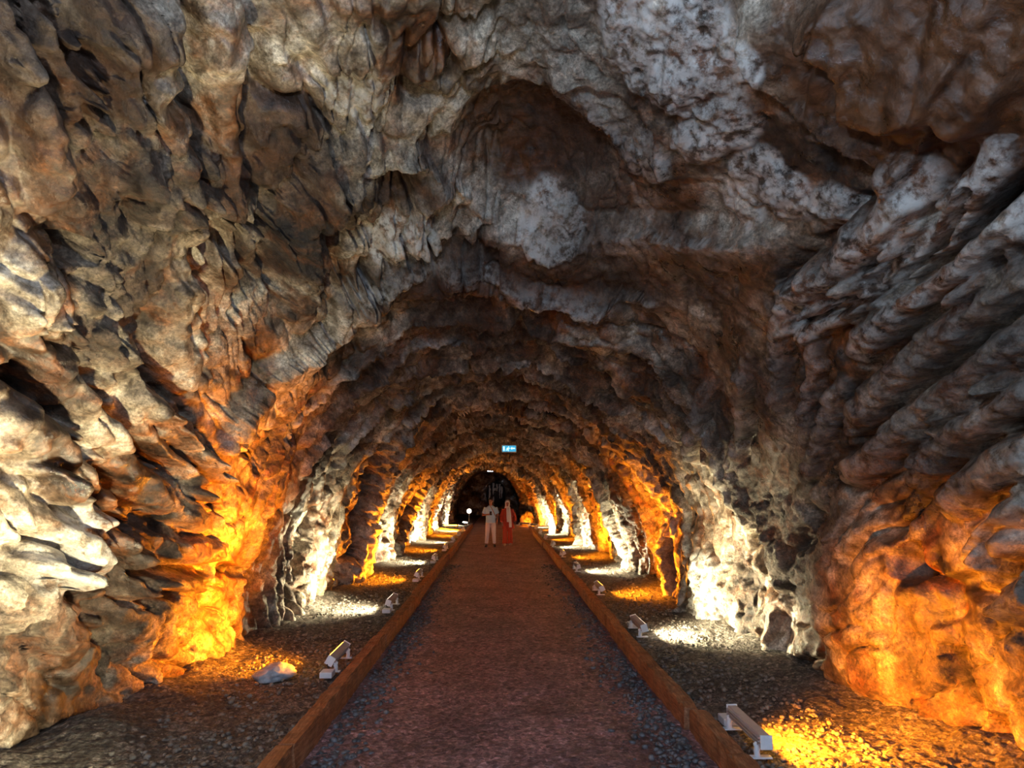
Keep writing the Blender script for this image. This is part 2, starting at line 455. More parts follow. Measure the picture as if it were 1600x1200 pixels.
groove([(270, 60), (296, 150), (300, 230), (285, 330)], 10, 0.30)
groove([(300, 400), (308, 460)], 12, 0.25)
groove([(170, 655), (250, 735)], 8, 0.28); groove([(212, 630), (330, 800)], 7, 0.22); groove([(60, 725), (140, 790), (172, 820)], 8, 0.25)
groove([(160, 878), (310, 892)], 9, 0.3); groove([(180, 920), (250, 930)], 9, 0.25); groove([(36, 20), (108, 235)], 8, 0.25); groove([(90, 25), (155, 185)], 7, 0.2)
groove([(322, 330), (345, 372), (352, 400)], 12, 0.40); groove([(345, 342), (408, 346)], 7, 0.3); groove([(410, 346), (424, 448)], 10, 0.45)
dome(107, 392, 27, -0.55, 0.6); dome(300, 395, 14, -0.3); dome(15, 985, 14, -0.25); dome(60, 850, 70, 0.18, 1.0, 0.6); dome(190, 265, 50, 0.20)
dome(620, 350, 60, 0.10, 0.8, 1.0); dome(660, 352, 24, 0.14, 0.6, 1.0); dome(605, 355, 26, 0.14, 0.6, 1.0); dome(635, 335, 22, 0.12, 0.6, 1.0)
ledge([(515, 430), (505, 500), (440, 540), (395, 580), (345, 650), (330, 720)], 0.34, 0.7)
dome(400, 800, 90, 0.16, 1.0, 0.0, 0.55); dome(430, 730, 60, 0.12)
groove([(330, 885), (375, 895)], 9, 0.25); groove([(350, 690), (420, 660)], 16, 0.3); groove([(440, 930), (470, 860), (490, 800)], 16, 0.40)
ridge([(520, 945), (545, 880), (565, 800), (590, 740), (640, 650)], 26, 0.30, 0.2, 0.5)
# roof of the near chamber
ledge([(590, 205), (650, 225), (700, 265), (745, 300), (800, 330), (915, 346), (1130, 350), (1260, 362)], 0.30, 0.9, -1, 0.3)
ledge([(520, 440), (560, 420), (680, 395), (760, 410), (880, 440), (960, 470), (1060, 455)], 0.26, 0.5, -1, 0.5)
ledge([(1165, -10), (1205, 85), (1290, 170), (1400, 250), (1440, 280)], 0.22, 0.6, 1); ledge([(1255, 10), (1355, 80), (1372, 140), (1430, 165), (1490, 160), (1555, 215)], 0.22, 0.6, 1)
ledge([(500, 110), (560, 80), (640, 100), (710, 140)], 0.16, 0.5, 1); ledge([(850, 110), (960, 120), (1040, 170), (1060, 260)], 0.16, 0.5, 1)
dome(840, 225, 130, -0.35, 0.7); dome(620, 260, 60, -0.25); dome(700, 300, 50, -0.2)
dome(1050, 40, 110, 0.16, 1.0, 0.8); dome(920, 170, 70, 0.14, 1.0, 0.5); dome(1020, 220, 60, 0.10, 1.0, 0.5); dome(870, 330, 60, 0.08, 1.0, 0.9); dome(560, 130, 60, 0.1, 1.0, 0.5)
for px, py, r in [(1120, 120, 50), (1180, 70, 40), (1200, 270, 45), (1150, 180, 40), (1240, 300, 40), (1110, 200, 36), (1310, 320, 34), (1070, 100, 36), (1170, 310, 34)]:
    dome(px, py, r * 1.25, 0.07, 1.0, 0.75)
# right wall
for pix, w, a in [
    ([(1575, 235), (1490, 345), (1405, 425), (1330, 475), (1262, 515)], 22, 0.26), ([(1640, 310), (1530, 400), (1430, 470), (1340, 540)], 26, 0.22),
    ([(1450, 280), (1395, 350), (1320, 420), (1255, 465)], 34, 0.20), ([(1640, 390), (1510, 500), (1410, 580), (1330, 660)], 24, 0.22),
    ([(1640, 500), (1510, 595), (1410, 675), (1320, 745)], 24, 0.22), ([(1640, 580), (1520, 660), (1410, 745)], 24, 0.20),
    ([(1640, 680), (1540, 740), (1470, 790)], 26, 0.18), ([(1640, 780), (1570, 830), (1540, 880)], 26, 0.16),
    ([(1640, 900), (1580, 950)], 26, 0.16),
    ([(1242, 475), (1238, 560), (1226, 640)], 14, 0.24), ([(1278, 505), (1282, 590), (1262, 690)], 12, 0.20), ([(1180, 560), (1165, 640), (1150, 720)], 14, 0.18),
    ([(1105, 600), (1100, 660), (1085, 720)], 13, 0.16), ([(1320, 600), (1290, 680), (1260, 740)], 14, 0.16)]:
    ridge(pix, w, a, 0.35, 0.7 if w in (22, 26, 34) and a > 0.19 else 0.3)  # pale tint painted on to brighten the ribs
groove([(1540, 280), (1470, 385), (1390, 455), (1260, 498)], 6, 0.22); groove([(1600, 285), (1500, 385), (1420, 455)], 9, 0.32)
dome(1360, 960, 150, 0.24, 0.9, 0.0, 0.7); dome(1120, 930, 70, 0.18, 1.0, 0.8)
dome(1275, 822, 34, -0.45, 0.7); dome(1425, 880, 30, -0.4, 0.7); dome(1500, 1040, 26, -0.35, 0.7); dome(1180, 860, 40, -0.35, 0.8); dome(1560, 1150, 30, -0.3)
ledge([(1240, 860), (1215, 960), (1225, 1060), (1240, 1100)], 0.25, 0.6, -1)
ridge([(1060, 960), (1050, 880), (1035, 800), (1000, 720)], 18, 0.20, 0.3, 0.4)
ridge([(985, 880), (960, 800), (930, 740)], 14, 0.22, 0.3, 0.5); ridge([(920, 870), (905, 800), (890, 750)], 8, 0.18, 0.3, 0.4)
ridge([(610, 880), (640, 790), (690, 720)], 10, 0.22, 0.3, 0.5)

# long cracks that follow the ribs and rings
for off, sc_, wd, dp in ((3.0, 1.5, 0.060, 0.20), (33.0, 2.7, 0.07, 0.13), (63.0, 5.0, 0.09, 0.06)):
    gate = np.clip(0.55 + 0.9 * n3(P, 0.9, off), 0, 1.2) * dp * (1 - 0.85 * calm) * (1 + 0.7 * roof)
    qn = pn((arc + 0.42 * P[..., 1]) * sc_ + 0.35 * w3 + off, P[..., 1] * 0.28 * sc_ + off, 0.25 * sc_ * P[..., 0] + 0.2 * w4)
    qf = pn(P[..., 1] * sc_ + 0.35 * w3 + off, arc * 0.28 * sc_ + off, 0.25 * sc_ * P[..., 0] + 0.2 * w4)
    D -= gate * ((1-far) * np.exp(-(qn / wd)**2) + far * np.exp(-(qf / wd)**2))
# crags, nodules and crystal relief
patch = 0.35 + 0.85 * sstep(-0.25, 0.35, n3(P, 0.75, 141.0))             # smooth washed faces next to crumbly ones
D += 0.085 * (1 - 0.55 * calm2) * (1 - 2*np.abs(n3(PW, 2.1, 37.0))) * (0.7 + 0.5 * n3(P, 0.8, 47.0))
VC = P + N * np.clip(D, -0.75, 0.85)[..., None]           # fine relief lives in space, not on the smooth lining
D += patch * (0.050 * np.abs(n3(VC, 4.3, 57.0)) + 0.035 * n3(VC, 6.5, 67.0))
D += patch * (0.024 * (0.6 - np.abs(n3(VC, 11.0, 77.0))) + 0.014 * n3(VC, 21.0, 87.0))
D += crust * 0.05 * np.abs(n3(P, 9.0, 97.0))
fade = sstep(1.0, 3.0, YY)
D *= (0.4 + 0.6 * fade)
D = np.clip(D, -0.75, 0.85)
deep = sstep(45, 47, YY); D *= (1 - 0.75 * deep)
V = P + N * D[..., None]
V[..., 1] -= 0.50 * np.clip(D, -0.3, 0.5) * far                  # lips lean towards the camera
steep = np.clip(np.abs(np.gradient(D, axis=0) / np.gradient(YY, axis=0)) - 0.6, 0, 1.5)
V[..., 1] += patch * (0.035 * n3(VC, 4.0, 127.0) + 0.018 * n3(VC, 9.0, 133.0)) * (0.5 + steep) * sstep(2, 4, YY)
V[..., 0] += 0.02 * n3(VC, 8.0, 107.0); V[..., 2] += 0.02 * n3(VC, 8.0, 117.0)

def shell_piece(name, c0, c1):
    n = c1 - c0
    v = V[:, c0:c1].reshape(-1, 3); cr = crust[:, c0:c1].ravel()
    i = np.arange((NR-1)*n).reshape(NR-1, n)[:, :-1].ravel()
    q = np.stack([i, i + 1, i + n + 1, i + n], -1)[:, ::-1]
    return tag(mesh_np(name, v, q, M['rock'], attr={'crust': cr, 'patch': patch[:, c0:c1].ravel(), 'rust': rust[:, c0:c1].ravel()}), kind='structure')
cA, cB = int(NT * 0.30), int(NT * 0.70)
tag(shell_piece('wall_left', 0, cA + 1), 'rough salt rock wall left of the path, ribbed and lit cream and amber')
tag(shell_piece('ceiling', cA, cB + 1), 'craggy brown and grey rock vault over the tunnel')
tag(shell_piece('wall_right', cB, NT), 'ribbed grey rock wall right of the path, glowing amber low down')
# end wall of the dark gallery
K = 40; gx, gz = np.meshgrid(np.linspace(-5.0, 2.6, K), np.linspace(-0.4, 4.8, K))
GP = np.stack([gx, np.full_like(gx, 61.0), gz], -1); GP[..., 1] += 0.35 * n3(GP.astype(np.float32), 0.9, 3.0) + 0.15 * n3(GP.astype(np.float32), 2.3, 8.0)
i = np.arange((K-1)*K).reshape(K-1, K)[:, :-1].ravel()
tag(mesh_np('wall_end', GP.reshape(-1, 3), np.stack([i, i+1, i+K+1, i+K], -1), M['rock']), 'dark rock wall closing the far gallery', kind='structure')

# ------------------------------------------------------------------ floor and verges
XL, XR = -1.53, 1.66            # kerb centre lines
def strip(name, x0, x1, nxs, mat, amp, rise=None, label=None, skirt=None):
    ys = [MOUTH_Y]
    while ys[-1] < 2.5: ys.append(ys[-1] + 0.1)
    while ys[-1] < 61.5: ys.append(ys[-1] + max(0.016, 0.0055 * ys[-1]))
    ys = np.array(ys); xs = np.linspace(0, 1, nxs)
    X = x0 + (x1 - x0) * xs[None, :] + 0 * ys[:, None]; Y = ys[:, None] + 0 * X
    p = np.stack([X, Y, 0*X], -1).astype(np.float32)
    z = amp * (0.6 * n3(p, 1.2, 4.0) + 0.5 * np.abs(n3(p, 5.0, 6.0)) + 0.45 * n3(p, 13.0, 8.0) + 0.35 * n3(p, 30.0, 2.0))
    if rise is not None: z = z + rise(X, p)
    p[..., 2] = z
    if skirt is not None: p[:, skirt, 2] = -0.25
    n = nxs; nr = len(ys)
    i = np.arange((nr-1)*n).reshape(nr-1, n)[:, :-1].ravel()
    o = mesh_np(name, p.reshape(-1, 3), np.stack([i, i+1, i+n+1, i+n], -1), mat)
    return tag(o, label, kind='structure')
strip('floor', XL - 0.06, XR + 0.06, 150, M['path'], 0.022, None, 'reddish brown trodden path between two timber kerbs')
strip('verge_left', -4.3, XL, 120, M['verge'], 0.035, lambda X, p: 0.05 + 0.10 * sstep(-2.4, -3.6, X) * (1 + n3(p, 1.5, 3.0)), 'rubble verge between left kerb and rock wall', -1)
strip('verge_right', XR, 4.4, 120, M['verge'], 0.035, lambda X, p: 0.05 + 0.10 * sstep(2.5, 3.6, X) * (1 + n3(p, 1.5, 5.0)), 'rubble verge between right kerb and rock wall', 0)

# ------------------------------------------------------------------ timber kerbs
KW, KH = 0.135, 0.21
def beam_mesh(L, seed):
    rng = random.Random(seed)
    nseg = max(6, int(L / 0.10)); sec = []
    prof = [(-0.5, 0), (-0.5, 0.90), (-0.42, 1.0), (0.42, 1.0), (0.5, 0.90), (0.5, 0)]
    vs, fs = [], []
    for i in range(nseg + 1):
        y = L * i / nseg
        for j, (a, b) in enumerate(prof):
            jx = rng.gauss(0, 0.004); jz = rng.gauss(0, 0.004)
            if j in (1, 2, 3, 4) and rng.random() < 0.10: jz -= rng.uniform(0.01, 0.03); jx -= math.copysign(rng.uniform(0.0, 0.02), a)
            vs.append((a * KW + jx, y, b * KH + (jz if b > 0 else 0)))
    n = len(prof)
    for i in range(nseg):
        for j in range(n):
            a = i*n + j; b = i*n + (j+1) % n
            fs.append((a, b, b + n, a + n))
    me = bpy.data.meshes.new('timber_beam'); me.from_pydata(vs, [], fs + [tuple(range(n)), tuple(range(nseg*n, nseg*n + n))[::-1]])
    me.materials.append(M['timber']); me.update()
    return me
ORD = ['first', 'second', 'third', 'fourth', 'fifth', 'sixth', 'seventh', 'eighth', 'ninth', 'tenth', 'eleventh', 'twelfth']
def kerb(x, side, y0, y_end, L):
    metal = [beam_mesh(L - 0.02, s + (10 if side == 'right' else 0)) for s in range(3)]
    y, i, k = y0, 0, 0
    rng = random.Random(5 if side == 'left' else 6)
    while y < y_end - 0.5:
        o = link(bpy.data.objects.new('kerb_timber', metal[i % 3]))
        o.location = (x + rng.uniform(-0.02, 0.02), y, -0.02 + rng.uniform(-0.012, 0.012)); o.rotation_euler = (0, rng.uniform(-0.03, 0.03), rng.uniform(-0.006, 0.006))
        vis = y + L > 4.9
        if vis:
            tag(o, f'worn brown timber kerb beam, {ORD[k]} from the camera on the {side} edge of the path', 'beam', 'timber kerb beams along the path'); k += 1
        i += 1; y += L
kerb(XL, 'left', 1.45, 38.0, 4.0)
kerb(XR, 'right', 2.30, 38.3, 4.0)

# ------------------------------------------------------------------ strip floodlights along the kerbs
def make_lamp(kind, tilt_deg=None, spread=None, gain=1.0):
    """local frame: bar along Y, light thrown towards -X (the left wall)"""
    root = empty('strip_floodlight')
    if tilt_deg is None: tilt_deg = 15 if kind == 'white' else 27
    lens = M['lens_white'] if kind == 'white' else M['lens_amber']
    L = 0.74
    tilt = Matrix.Rotation(math.radians(tilt_deg), 3, 'Y')
    C = Vector((0, 0, 0.188))
    # housing: channel with fins
    bm = bmesh.new(); box(bm, C, (0.075, L, 0.085), tilt, 0.008)
    for k in range(3):
        box(bm, C + tilt @ Vector((0.044, 0, -0.024 + 0.024*k)), (0.018, L - 0.03, 0.008), tilt)
    obj('housing', bm, M['alu'], root)
    bm = bmesh.new(); box(bm, C + tilt @ Vector((-0.040, 0, 0.0)), (0.008, L - 0.05, 0.060), tilt, 0.002)
    obj('lens', bm, lens, root)
    for s in (-1, 1):
        # end cap and swivel bracket
        bm = bmesh.new(); box(bm, C + Vector((0, s*(L/2 + 0.007), 0)), (0.088, 0.016, 0.098), tilt, 0.004)
        cap = obj('end_cap', bm, M['bracket'], root)
        bm = bmesh.new()
        y = s * (L/2 - 0.06)
        pts = [C + Vector((0.035, y, -0.03)), Vector((0.05, y, 0.11)), Vector((0.045, y, 0.062))]
        tube(bm, pts, [0.026, 0.022, 0.024], 10)
        box(bm, (0.02, y, 0.068), (0.15, 0.06, 0.012), None, 0.003)
        br = obj('bracket', bm, M['bracket'], root)
        bm = bmesh.new(); ball(bm, C + Vector((0.052, y, -0.035)), 0.022, 1); obj('swivel_knob', bm, M['bracket'], br)
    bm = bmesh.new(); box(bm, (0.0, -L/2 - 0.11, 0.085), (0.13, 0.17, 0.06), None, 0.01); obj('driver_box', bm, M['bracket'], root)
    bm = bmesh.new(); tube(bm, [(0.0, -L/2 - 0.03, 0.11), (-0.03, -L/2 - 0.015, 0.15), (0.0, -L/2 + 0.02, 0.165)], 0.008, 8); obj('cable', bm, M['cable'], root)
    ld = bpy.data.lights.new('strip_light_' + kind, 'AREA'); ld.shape = 'RECTANGLE'
    ld.size = L - 0.06; ld.size_y = 0.06; ld.spread = math.radians(spread or (122 if kind == 'white' else 136))
    ld.energy = gain * (WHITE_POWER if kind == 'white' else AMBER_POWER)
    ld.color = WHITE_COL if kind == 'white' else AMBER_COL
    lo = bpy.data.objects.new('strip_light', ld); link(lo, root)
    dirv = tilt @ Vector((-1, 0, 0))
    q = dirv.to_track_quat('-Z', 'X')
    lo.rotation_euler = q.to_euler(); lo.location = C + tilt @ Vector((-0.052, 0, 0))
    # make the long side run along Y
    mm = q.to_matrix()
    if abs((mm @ Vector((1, 0, 0))).y) < 0.5: ld.size, ld.size_y = ld.size_y, ld.size
    return root
PROTO = {'white': make_lamp('white'), 'amber': make_lamp('amber'), 'amber_low': make_lamp('amber', 0, 108, 0.72), 'amber_high': make_lamp('amber', 30, 116), 'white_high': make_lamp('white', 44, 140, 1.25)}
used = set(); cnt = {}
LAMPX_L, LAMPX_R = XL - 0.26, XR + 0.26
def place_lamp(kind, side, x, y, rz=0.0, label=None, proto=None):
    proto = proto or kind
    o = PROTO[proto] if proto not in used else copy_tree(PROTO[proto])
    used.add(proto)
    o.location = (x, y, 0.035); o.rotation_euler = (0, 0, (0 if side == 'left' else math.pi) + rz)
    if label is None:
        cnt[(kind, side)] = cnt.get((kind, side), 0) + 1; k = cnt[(kind, side)]
        label = f'{kind}-lit strip floodlight on the {side} verge, {ORD[k-1]} {kind} one from the camera'
    tag(o, label, 'floodlight', 'strip floodlights along the kerbs')
    return o
ly = [8.25 + 3.95 * k for k in range(8)]
for k, y in enumerate(ly): place_lamp('amber' if k % 2 == 0 else 'white', 'left', LAMPX_L, y, proto='amber_high' if k == 0 else None)
ry = [5.72] + [10.0 + 3.85 * k for k in range(8)]
for k, y in enumerate(ry): place_lamp('amber' if k % 2 == 0 else 'white', 'right', LAMPX_R, y, proto='amber_low' if k == 0 else None)
place_lamp('white', 'left', LAMPX_L, 8.25 - 3.95, 0, 'white-lit strip floodlight at the left kerb just beside the camera', 'white_high')


# cool ceiling lamp above the camera
M['cool_glow'] = simple_mat('cool_diffuser', (0.9, 0.9, 0.9), 0.4, bstr=0, emit=(0.62, 0.78, 1.0), estr=6.0)
M['steel'] = simple_mat('dull_steel', (0.25, 0.25, 0.26), 0.4, 0.8)
root = empty('vault_lamp', (-0.1, 1.5, 4.3)); tag(root, 'cool white lamp hanging from the vault above the camera', 'lamp')
bm = bmesh.new(); ball(bm, (0, 0, 0), (0.16, 0.16, 0.12), 3); obj('diffuser', bm, M['cool_glow'], root, True)
bm = bmesh.new(); tube(bm, [(0, 0, 0.09), (0, 0, 0.15)], [0.15, 0.10], 16); obj('cap', bm, M['steel'], root)
bm = bmesh.new(); tube(bm, [(0, 0, 0.14), (0, 0, 1.1)], 0.015, 8); obj('stem', bm, M['steel'], root)
vd = bpy.data.lights.new('vault_light', 'POINT'); vd.energy = COOL_POWER; vd.color = COOL_COL; vd.shadow_soft_size = 0.12
vo_ = bpy.data.objects.new('vault_light', vd); vo_.location = (0, 0, -0.26); link(vo_, root)

# far end lamps
p = at_z(694, 822, 0.2)
place_lamp('amber', 'left', float(p[0]) + 0.35, float(p[1]), math.radians(82), 'amber-lit strip floodlight glaring towards the camera at the far left end')
place_lamp('white', 'right', 1.95, 39.2, math.radians(28), 'white-lit strip floodlight at the far end of the right kerb')
place_lamp('amber', 'right', 1.45, 40.8, math.radians(52), 'amber-lit strip floodlight past the end of the right kerb by the boulder')
place_lamp('white', 'left', -1.95, 42.0, math.radians(25), 'white-lit strip floodlight behind the left kerb end by the dark arch')

# ------------------------------------------------------------------ loose stones
def rock_template(seed):
    bm = bmesh.new(); bmesh.ops.create_icosphere(bm, subdivisions=1, radius=1.0)
    rng = random.Random(seed)
    v = np.array([[c * rng.uniform(0.60, 1.20) for c in x.co] for x in bm.verts], np.float32)
    f = np.array([[x.index for x in fc.verts] for fc in bm.faces], np.int32); bm.free()
    return v, f
TEMPL = [rock_template(k) for k in range(6)]
def scatter(name, n, xf, yf, zf, smin, smax, mat, seed, label, cat):
    rng = np.random.RandomState(seed); vs, fs, base = [], [], 0
    for k in range(n):
        y = yf(rng); x = xf(rng, y); s = smin + (smax - smin) * rng.rand()**2.6
        v, f = TEMPL[rng.randint(6)]
        a = rng.rand() * 6.283; b = rng.normal() * 0.4
        Rz = np.array([[math.cos(a), -math.sin(a), 0], [math.sin(a), math.cos(a), 0], [0, 0, 1]])
        Rx = np.array([[1, 0, 0], [0, math.cos(b), -math.sin(b)], [0, math.sin(b), math.cos(b)]])
        w = (v * (s * np.array([1.0, rng.uniform(0.6, 1.1), rng.uniform(0.45, 0.8)]))) @ (Rz @ Rx).T
        w = w + np.array([x, y, zf(x) + s * 0.25])
        vs.append(w); fs.append(f + base); base += len(v)
    o = mesh_np(name, np.concatenate(vs), np.concatenate(fs), mat, smooth=False)
    return tag(o, label, cat, kind='stuff')
def ylog(lo, hi): return lambda r: lo * (hi / lo)**r.rand()
scatter('gravel', 2600, lambda r, y: XL + 0.145 + abs(r.normal()) * 0.16, ylog(4.2, 20), lambda x: 0.0, 0.008, 0.045, M['gravel'], 1, 'dark grey gravel lying along the inner side of the left kerb', 'gravel')
scatter('gravel', 2600, lambda r, y: XR - 0.145 - abs(r.normal()) * 0.19, ylog(4.2, 20), lambda x: 0.0, 0.008, 0.045, M['gravel'], 2, 'dark grey gravel lying along the inner side of the right kerb', 'gravel')
scatter('rubble', 3600, lambda r, y: r.uniform(-2.85, XL - 0.15), ylog(4.4, 26), lambda x: 0.06 + 0.10 * float(sstep(-2.4, -3.6, x)), 0.006, 0.036, M['rubble'], 3, 'loose rock crumbs strewn over the left verge', 'rubble')
scatter('rubble', 3600, lambda r, y: r.uniform(XR + 0.15, 2.85), ylog(4.4, 26), lambda x: 0.06 + 0.10 * float(sstep(2.5, 3.6, x)), 0.006, 0.036, M['rubble'], 4, 'loose rock crumbs strewn over the right verge', 'rubble')

def stone(name, loc, size, seed, mat, label, cat, rz=0.0, sub=4, flat=0.0):
    bm = bmesh.new(); bmesh.ops.create_icosphere(bm, subdivisions=sub, radius=1.0)
    v = np.array([x.co[:] for x in bm.verts], np.float32)
    d = 1 + 0.30 * n3(v, 0.9, seed) + 0.22 * (0.4 - np.abs(n3(v, 1.9, seed + 3))) + 0.08 * n3(v, 5.0, seed + 5)
    v = v * d[:, None]
    v[:, 2] = np.maximum(v[:, 2], -0.55)
    for x, c in zip(bm.verts, v): x.co = c * np.array(size)
    o = obj(name, bm, mat, None, True)
    o.location = (loc[0], loc[1], loc[2] + 0.55 * size[2] * 0.9); o.rotation_euler = (0, 0, rz)
    return tag(o, label, cat)
M['slab'] = simple_mat('blue_grey_stone', (0.34, 0.37, 0.42), 0.4, var=0.35, scale=9, bstr=0.8)
p = at_z(428, 1060, 0.07)
stone('loose_stone', (p[0], p[1], 0.06), (0.19, 0.12, 0.10), 4.0, M['slab'], 'blue-grey loose stone lying alone on the left verge', 'stone', 0.3)
p = at_z(826, 826, 0.05)
stone('boulder', (1.72, 42.6, 0.02), (0.42, 0.40, 0.50), 9.0, M['boulder'], 'rounded amber-lit boulder at the right foot of the dark arch', 'boulder', 0.5)
M['salt'] = simple_mat('white_salt', (0.80, 0.80, 0.77), 0.4, var=0.2, scale=6, bstr=0.9)
p = np.array([2.52, 33.8, 0])  # added white block in place of a brightly lit piece of wall
stone('lit_wall_block', (float(p[0]), float(p[1]), 0.03), (0.16, 0.15, 0.46), 12.0, M['salt'], 'upright white block standing for a lit wall part on the right verge near the tunnel end', 'wall stand-in', 0.2)

# ------------------------------------------------------------------ exit sign
M['sign_box'] = simple_mat('sign_casing', (0.70, 0.78, 0.84), 0.4, var=0.04, bstr=0)
M['sign_panel'] = simple_mat('backlit_cyan_panel', (0.02, 0.30, 0.55), 0.4, var=0.05, bstr=0, emit=(0.05, 0.38, 0.62), estr=0.6)
M['sign_mark'] = simple_mat('backlit_white_mark', (0.7, 0.95, 1.0), 0.4, var=0.02, bstr=0, emit=(0.55, 0.95, 1.0), estr=0.9)
M['steel'] = simple_mat('dull_steel', (0.25, 0.25, 0.26), 0.4, 0.8)
SY = 25.0
c = at_y(795.5, 701, SY)
root = empty('exit_sign', tuple(float(v) for v in c))
tag(root, 'small backlit cyan emergency exit sign hanging from the vault over the path', 'sign')
SW, SH = 0.53, 0.26
bm = bmesh.new(); box(bm, (0, 0.03, 0), (SW, 0.07, SH), None, 0.02); obj('casing', bm, M['sign_box'], root)
bm = bmesh.new(); box(bm, (0, -0.010, 0), (SW - 0.05, 0.012, SH - 0.05), None, 0.004); panel = obj('panel', bm, M['sign_panel'], root)
bm = bmesh.new(); box(bm, (-0.185, -0.018, 0), (0.055, 0.008, 0.15)); obj('door_mark', bm, M['sign_mark'], panel)
bm = bmesh.new()                                       # running figure
tube(bm, [(-0.03, -0.018, 0.02), (-0.05, -0.018, -0.03)], 0.020, 8); ball(bm, (-0.02, -0.018, 0.062), (0.018, 0.006, 0.018), 1)
tube(bm, [(-0.05, -0.018, -0.025), (-0.02, -0.018, -0.05), (-0.035, -0.018, -0.085)], 0.011, 8)
tube(bm, [(-0.05, -0.018, -0.025), (-0.085, -0.018, -0.055), (-0.115, -0.018, -0.05)], 0.011, 8)
tube(bm, [(-0.03, -0.018, 0.025), (-0.075, -0.018, 0.015), (-0.09, -0.018, -0.01)], 0.009, 8)
tube(bm, [(-0.03, -0.018, 0.025), (0.01, -0.018, 0.005), (0.03, -0.018, 0.02)], 0.009, 8)
obj('runner_mark', bm, M['sign_mark'], panel)
bm = bmesh.new()                                       # arrow
box(bm, (0.15, -0.018, 0.01), (0.11, 0.008, 0.035))
v = [bm.verts.new(q) for q in ((0.055, -0.020, 0.01), (0.105, -0.020, 0.065), (0.105, -0.020, -0.045))]; bm.faces.new(v)
obj('arrow_mark', bm, M['sign_mark'], panel)
for sx in (-1, 1):
    bm = bmesh.new(); tube(bm, [(sx*0.18, 0.03, SH/2 - 0.01), (sx*0.18, 0.03, 0.62)], 0.008, 8); obj('hanger', bm, M['steel'], root)

# ------------------------------------------------------------------ small lights at the far end
c = at_y(766, 736, 47.5)
root = empty('ceiling_light', tuple(float(v) for v in c)); tag(root, 'small white ceiling light just inside the dark arch', 'light')
M['glow'] = simple_mat('white_diffuser', (0.9, 0.9, 0.9), 0.4, bstr=0, emit=(0.9, 0.95, 1.0), estr=2.5)
bm = bmesh.new(); box(bm, (0, 0, 0), (0.36, 0.20, 0.07), None, 0.012); obj('diffuser', bm, M['glow'], root)
bm = bmesh.new(); box(bm, (0, 0, 0.055), (0.40, 0.24, 0.05), None, 0.01); obj('mount', bm, M['steel'], root)
bm = bmesh.new(); tube(bm, [(0, 0, 0.07), (0, 0, 0.45)], 0.02, 8); obj('stem', bm, M['steel'], root)
c = at_y(733, 798.5, 43.0)
root = empty('globe_lamp', (float(c[0]), float(c[1]), 0.0)); tag(root, 'white globe lamp on a thin post left of the dark arch', 'lamp')
M['globe'] = simple_mat('globe_glass', (0.95, 0.9, 0.85), 0.3, bstr=0, emit=(1.0, 0.85, 0.7), estr=3.0)
bm = bmesh.new(); ball(bm, (0, 0, float(c[2])), 0.14, 3); obj('globe', bm, M['globe'], root, True)
bm = bmesh.new(); tube(bm, [(0, 0, 0.0), (0, 0, float(c[2]) - 0.12)], 0.025, 10); obj('post', bm, M['steel'], root)
bm = bmesh.new(); tube(bm, [(0, 0, 0.0), (0, 0, 0.03)], [0.12, 0.10], 14); obj('base', bm, M['steel'], root)
c3, _ = hit(924, 756)
c3 = c3 + (np.array(CAM) - c3) * 0.018
root = empty('wall_light', tuple(float(v) for v in c3)); tag(root, 'round white bulkhead fitting on the right wall above the amber and white bands', 'light')
bm = bmesh.new(); ball(bm, (0, 0, 0), (0.11, 0.11, 0.12), 3); obj('dome', bm, simple_mat('white_bulkhead', (0.82, 0.86, 0.88), 0.35, bstr=0), root, True)
bm = bmesh.new(); tube(bm, [(0.02, 0.05, 0), (0.30, 0.20, 0.05)], 0.035, 10); obj('wall_mount', bm, M['steel'], root)
# pale flowstone on the wall of the gallery, lit by its own weak spot
c = at_y(775, 772, 60.2)
root = empty('flowstone_curtain', (float(c[0]), 60.2, 0)); tag(root, 'pale flowstone curtain in the dark gallery behind the two people', 'rock')
rng = random.Random(3)
for k in range(6):
    x = -0.5 + 0.2 * k + rng.uniform(-0.09, 0.09); top = 2.55 + rng.uniform(-0.35, 0.25); bot = rng.uniform(1.2, 1.8) if k not in (0, 1) else 0.9
    bm = bmesh.new(); nseg = 10
    tube(bm, [(x + rng.gauss(0, 0.015), rng.gauss(0, 0.02) + 0.1, top + (bot - top) * i / nseg) for i in range(nseg + 1)], [rng.uniform(0.05, 0.11) * (1 - 0.6 * i / nseg) for i in range(nseg + 1)], 10)
    obj('drip_column', bm, M['salt'], root, True)
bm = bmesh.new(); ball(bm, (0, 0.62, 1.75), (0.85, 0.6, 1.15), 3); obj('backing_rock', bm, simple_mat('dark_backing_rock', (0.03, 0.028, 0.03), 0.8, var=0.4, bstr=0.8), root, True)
sd = bpy.data.lights.new('gallery_spot', 'SPOT'); sd.energy = 14; sd.color = (0.8, 0.85, 1.0); sd.spot_size = math.radians(22); sd.shadow_soft_size = 0.05
so = bpy.data.objects.new('gallery_spot', sd); so.location = (float(c[0]) - 0.4, 55.0, 3.2); so.rotation_euler = (Vector((float(c[0]) - 0.1, 60.2, 2.3)) - so.location).to_track_quat('-Z', 'Y').to_euler(); link(so)

